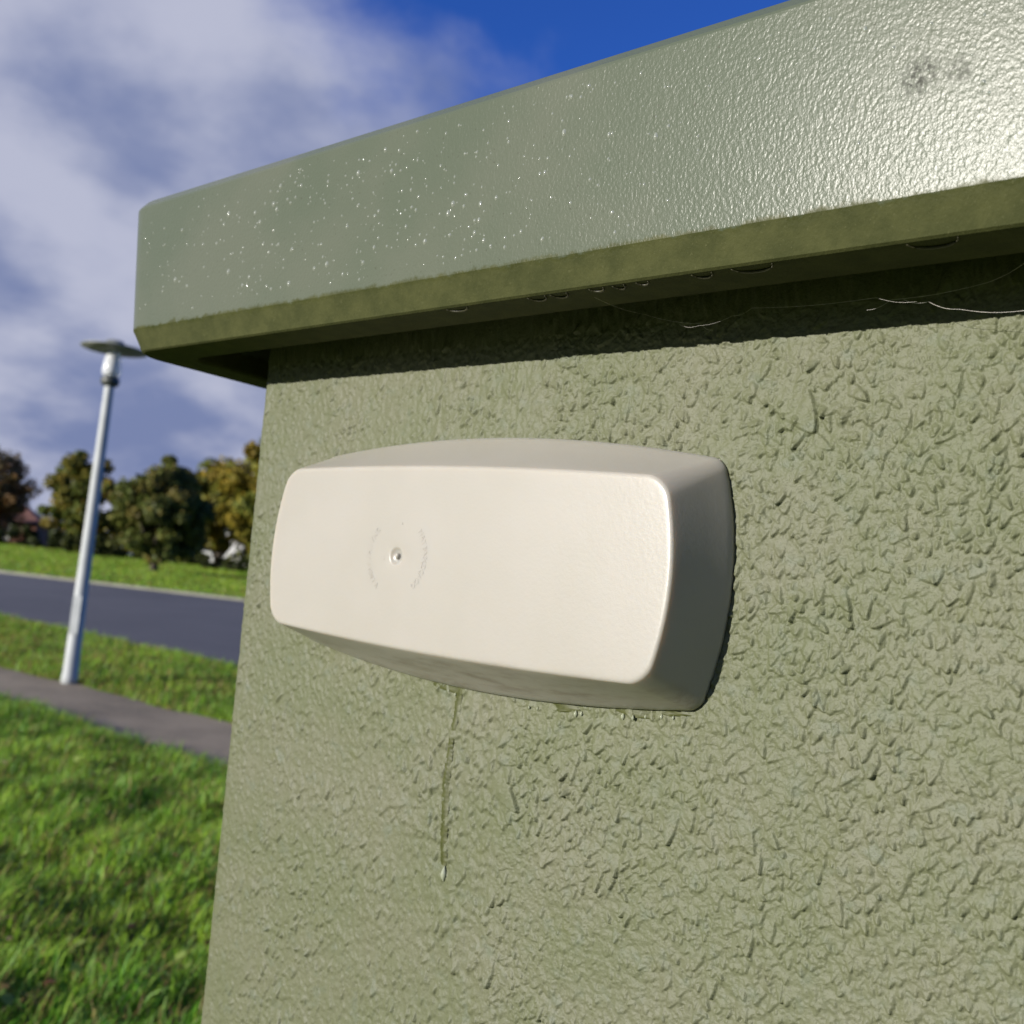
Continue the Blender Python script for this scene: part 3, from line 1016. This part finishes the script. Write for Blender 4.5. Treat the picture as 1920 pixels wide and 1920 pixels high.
# ------------------------------------------------------------------ trees, hedge, houses
def leaf_cloud(centres, radii, per, size, pal, r, squash=0.8):
    k = len(centres)
    tot = k * per
    c = np.repeat(np.asarray(centres), per, 0)
    rad = np.repeat(np.asarray(radii), per)
    d = r.normal(0, 1, (tot, 3))
    d /= np.linalg.norm(d, axis=1)[:, None]
    rr = rad * r.random(tot) ** 0.45
    p = c + d * rr[:, None] * np.array([1, 1, squash])
    nrm = d * 0.7 + r.normal(0, 0.6, (tot, 3)) + np.array([0, 0, 0.3])
    nrm /= np.linalg.norm(nrm, axis=1)[:, None]
    a = np.cross(nrm, r.normal(0, 1, (tot, 3)))
    a /= np.linalg.norm(a, axis=1)[:, None]
    b_ = np.cross(nrm, a)
    s = r.uniform(size * 0.6, size * 1.3, tot)[:, None]
    P = np.stack([p - a * s, p - b_ * s * 0.6, p + a * s, p + b_ * s * 0.6], 1)
    F = np.arange(tot * 4).reshape(tot, 4)
    pal = np.array(pal)
    cc = np.repeat(r.integers(0, len(pal), k), per)
    mixr = r.random(tot) < 0.35
    cc = np.where(mixr, r.integers(0, len(pal), tot), cc)
    colr = pal[cc] * r.uniform(0.65, 1.25, tot)[:, None]
    return P.reshape(-1, 3), F, np.repeat(colr, 4, 0)


def tree(name, label, x, y, top, rx, low, pal, seed, per=170, clumps=60, size=0.13, trunk_r=0.22, group='trees across the road'):
    r = np.random.default_rng(seed)
    zb = float(slope(np.array(y)))
    root = empty(name, (x, y, zb - 0.05))
    tag(root, label, 'tree', group)
    h = top - zb
    lo = low - zb
    zc_, rz_ = (h + lo) / 2, (h - lo) / 2
    cen, rad = [], []
    while len(cen) < clumps:
        q = r.uniform(-1, 1, 3)
        n2 = np.linalg.norm(q)
        if n2 > 1 or n2 < 0.3:
            continue
        if r.random() < 0.18:
            q = q / n2 * r.uniform(0.95, 1.06)
        q[0] += 0.12 * math.sin(3.1 * q[2] + seed)
        taper = 1.0 - 0.25 * max(q[2], 0)
        cen.append((q[0] * rx * 0.86 * taper, q[1] * rx * 0.86 * taper, zc_ + q[2] * rz_ * 0.86))
        rad.append(rx * r.uniform(0.10, 0.34))
    P, F, c = leaf_cloud(cen, rad, per, size, pal, r)
    mesh_np('crown', P, F, M_leaf, root, col=c)
    parts = [tube([(0, 0, -0.1), (0.03, 0.02, lo * 0.5), (-0.03, 0.05, lo + 0.2), (0.05, 0, zc_)], [trunk_r * 1.3, trunk_r, trunk_r * 0.8, trunk_r * 0.45], 10)]
    for k in range(9):
        e = Vector(cen[k * (len(cen) // 9)])
        st = Vector((0, 0, lo * r.uniform(0.8, 1.15) + 0.2))
        mid = st.lerp(e, 0.5) + Vector((0, 0, 0.15 * h * r.uniform(-0.2, 0.5)))
        parts.append(tube([st, mid, e], [trunk_r * 0.45, trunk_r * 0.28, trunk_r * 0.08], 6))
    V, F = join(parts)
    mesh_np('trunk', V, F, M_bark, root, smooth=True)
    return root


OLIVE = [(0.082, 0.090, 0.018), (0.058, 0.074, 0.014), (0.118, 0.100, 0.024), (0.048, 0.058, 0.014)]
OLIVE = [tuple(1.5 * q for q in c_) for c_ in OLIVE]
GOLD = [(0.150, 0.118, 0.014), (0.120, 0.115, 0.016), (0.090, 0.105, 0.016), (0.18, 0.13, 0.016)]
GOLD = [tuple(1.5 * q for q in c_) for c_ in GOLD]
RUST = [(0.150, 0.075, 0.028), (0.110, 0.065, 0.026), (0.085, 0.062, 0.022), (0.06, 0.05, 0.02)]
RUST = [tuple(2.2 * q for q in c_) for c_ in RUST]
DARK = [(0.035, 0.048, 0.012), (0.050, 0.060, 0.014), (0.028, 0.038, 0.011)]
MIXED = [(0.075, 0.092, 0.016), (0.12, 0.108, 0.018), (0.055, 0.075, 0.014), (0.15, 0.115, 0.018)]
MIXED = [tuple(1.5 * q for q in c_) for c_ in MIXED]

tree('rust_tree', 'rust brown autumn tree above the hedge at the left edge', -29.8, 60.0, 7.4, 2.9, 2.2, RUST, 101, 210, 80)
tree('olive_tree', 'olive green tree half hidden by the street lamp pole', -23.3, 58.0, 7.6, 2.3, 1.95, MIXED, 102, 230, 95)
tree('low_gold_tree', 'low golden leaved tree between lamp pole and middle tree', -19.6, 59.0, 6.7, 2.6, 1.9, MIXED[1:] + OLIVE[:2], 107, 230, 70)
tree('round_oak', 'round dark green tree standing alone on the far lawn', -13.75, 42.0, 6.15, 1.95, 1.50, OLIVE, 103, 280, 110, 0.10, 0.17)
tree('gold_oak', 'broad golden olive tree beside the round dark green tree', -14.3, 53.0, 7.4, 2.7, 1.9, GOLD + OLIVE[:1], 104, 230, 80)
tree('tall_gold_tree', 'tallest golden tree partly hidden by the cabinet edge', -10.9, 50.0, 9.1, 2.6, 2.0, GOLD, 105, 230, 100)
tree('wide_oak', 'dark tree standing behind the cabinet to the right', -5.5, 57.0, 8.6, 3.2, 2.4, OLIVE, 106, 130, 60)


def bush(name, label, cx, cy, rx, ry, h, pal, seed, n=26, per=150, size=0.10, cat='shrub', group=None):
    r = np.random.default_rng(seed)
    zb = float(slope(np.array(cy)))
    root = empty(name, (cx, cy, zb))
    tag(root, label, cat, group)
    cen = [(r.uniform(-rx, rx), r.uniform(-ry, ry), r.uniform(0.1, 0.82) * h) for _ in range(n)]
    rad = [r.uniform(0.18, 0.34) * h for _ in range(n)]
    P, F, c = leaf_cloud(cen, rad, per, size, pal, r)
    P[:, 2] = np.maximum(P[:, 2], 0.0)
    mesh_np('foliage', P, F, M_leaf, root, col=c)
    V, F = join([tube([(q[0] * 0.8, q[1] * 0.8, -0.05), (q[0], q[1], q[2])], [0.04, 0.015], 5) for q in cen[:8]])
    tag(mesh_np('stems', V, F, M_bark, root), kind='stuff')
    return root


bush('garden_hedge', 'long dark hedge in front of the brick house at left', -28.4, 56.5, 5.2, 0.7, 1.15, DARK, 201, 90, 150, 0.10, 'hedge')
bush('low_shrub', 'dark low shrub just right of the lamp pole', -20.6, 53.5, 1.3, 0.7, 1.15, DARK + OLIVE[:1], 202, 26, 150, 0.10, 'shrub', 'shrubs under the far trees')
bush('low_shrub', 'olive shrub behind the trunk of the round dark tree', -17.3, 54.5, 1.5, 0.7, 1.25, OLIVE, 203, 28, 150, 0.10, 'shrub', 'shrubs under the far trees')
bush('low_shrub', 'dark shrub at the foot of the tallest golden tree', -13.0, 51.5, 1.8, 0.6, 0.75, DARK, 204, 28, 150, 0.09, 'shrub', 'shrubs under the far trees')
bush('low_shrub', 'shaded shrub mass right behind the cabinet edge', -9.6, 51.0, 1.7, 0.8, 1.7, DARK, 205, 34, 150, 0.10, 'shrub', 'shrubs under the far trees')


bush('low_shrub', 'low brownish shrub between two tree trunks across the lawn', -19.0, 57.5, 2.4, 0.7, 1.3, DARK + MIXED[1:2], 206, 36, 150, 0.10, 'shrub', 'shrubs under the far trees')


def house(name, label, x, y, w, d, wall_h, roof_h, wall_m, roof_m, rz, wins):
    zb = float(slope(np.array(float(y))))
    root = empty(name, (x, y, zb), rz)
    tag(root, label, 'house')
    V, F = box(-w / 2, w / 2, 0, d, -0.2, wall_h)
    mesh_np('wall', V, F, wall_m, root)
    e = 0.35
    V = [(-w / 2 - e, -e, wall_h - 0.08), (w / 2 + e, -e, wall_h - 0.08), (w / 2 + e, d + e, wall_h - 0.08), (-w / 2 - e, d + e, wall_h - 0.08), (-w / 2 + w * 0.22, d / 2, wall_h + roof_h), (w / 2 - w * 0.22, d / 2, wall_h + roof_h)]
    F = [(3, 2, 1, 0), (0, 1, 5, 4), (1, 2, 5), (2, 3, 4, 5), (3, 0, 4)]
    rf = mesh_np('roof', V, F, roof_m, root)
    V, F = box(-w * 0.1, -w * 0.1 + 0.5, d / 2 - 0.3, d / 2 + 0.3, wall_h + roof_h * 0.6, wall_h + roof_h + 0.5)
    mesh_np('chimney', V, F, wall_m, rf)
    for (wx, wz) in wins:
        V, F = join([box(wx - 0.55, wx + 0.55, -0.05, 0.02, wz + 0.50, wz + 0.58), box(wx - 0.55, wx + 0.55, -0.05, 0.02, wz - 0.58, wz - 0.50), box(wx - 0.55, wx - 0.48, -0.05, 0.02, wz - 0.5, wz + 0.5), box(wx + 0.48, wx + 0.55, -0.05, 0.02, wz - 0.5, wz + 0.5)])
        wn = mesh_np('window', V, F, M_frame, root)
        V, F = box(wx - 0.48, wx + 0.48, -0.02, -0.004, wz - 0.5, wz + 0.5)
        mesh_np('pane', V, F, M_glass, wn)


house('brick_house', 'brick bungalow with red tiled roof behind the dark hedge', -31.8, 63.5, 7.0, 5.5, 1.35, 1.25, M_brick, M_roof, 0.25, [(-1.5, 0.7), (1.5, 0.7)])
house('white_house', 'white cottage glimpsed between the golden trees and shrubs', -20.4, 78.0, 5.0, 5.0, 2.6, 1.6, M_render, M_slate, 0.1, [(-1.6, 1.4), (1.6, 1.4)])
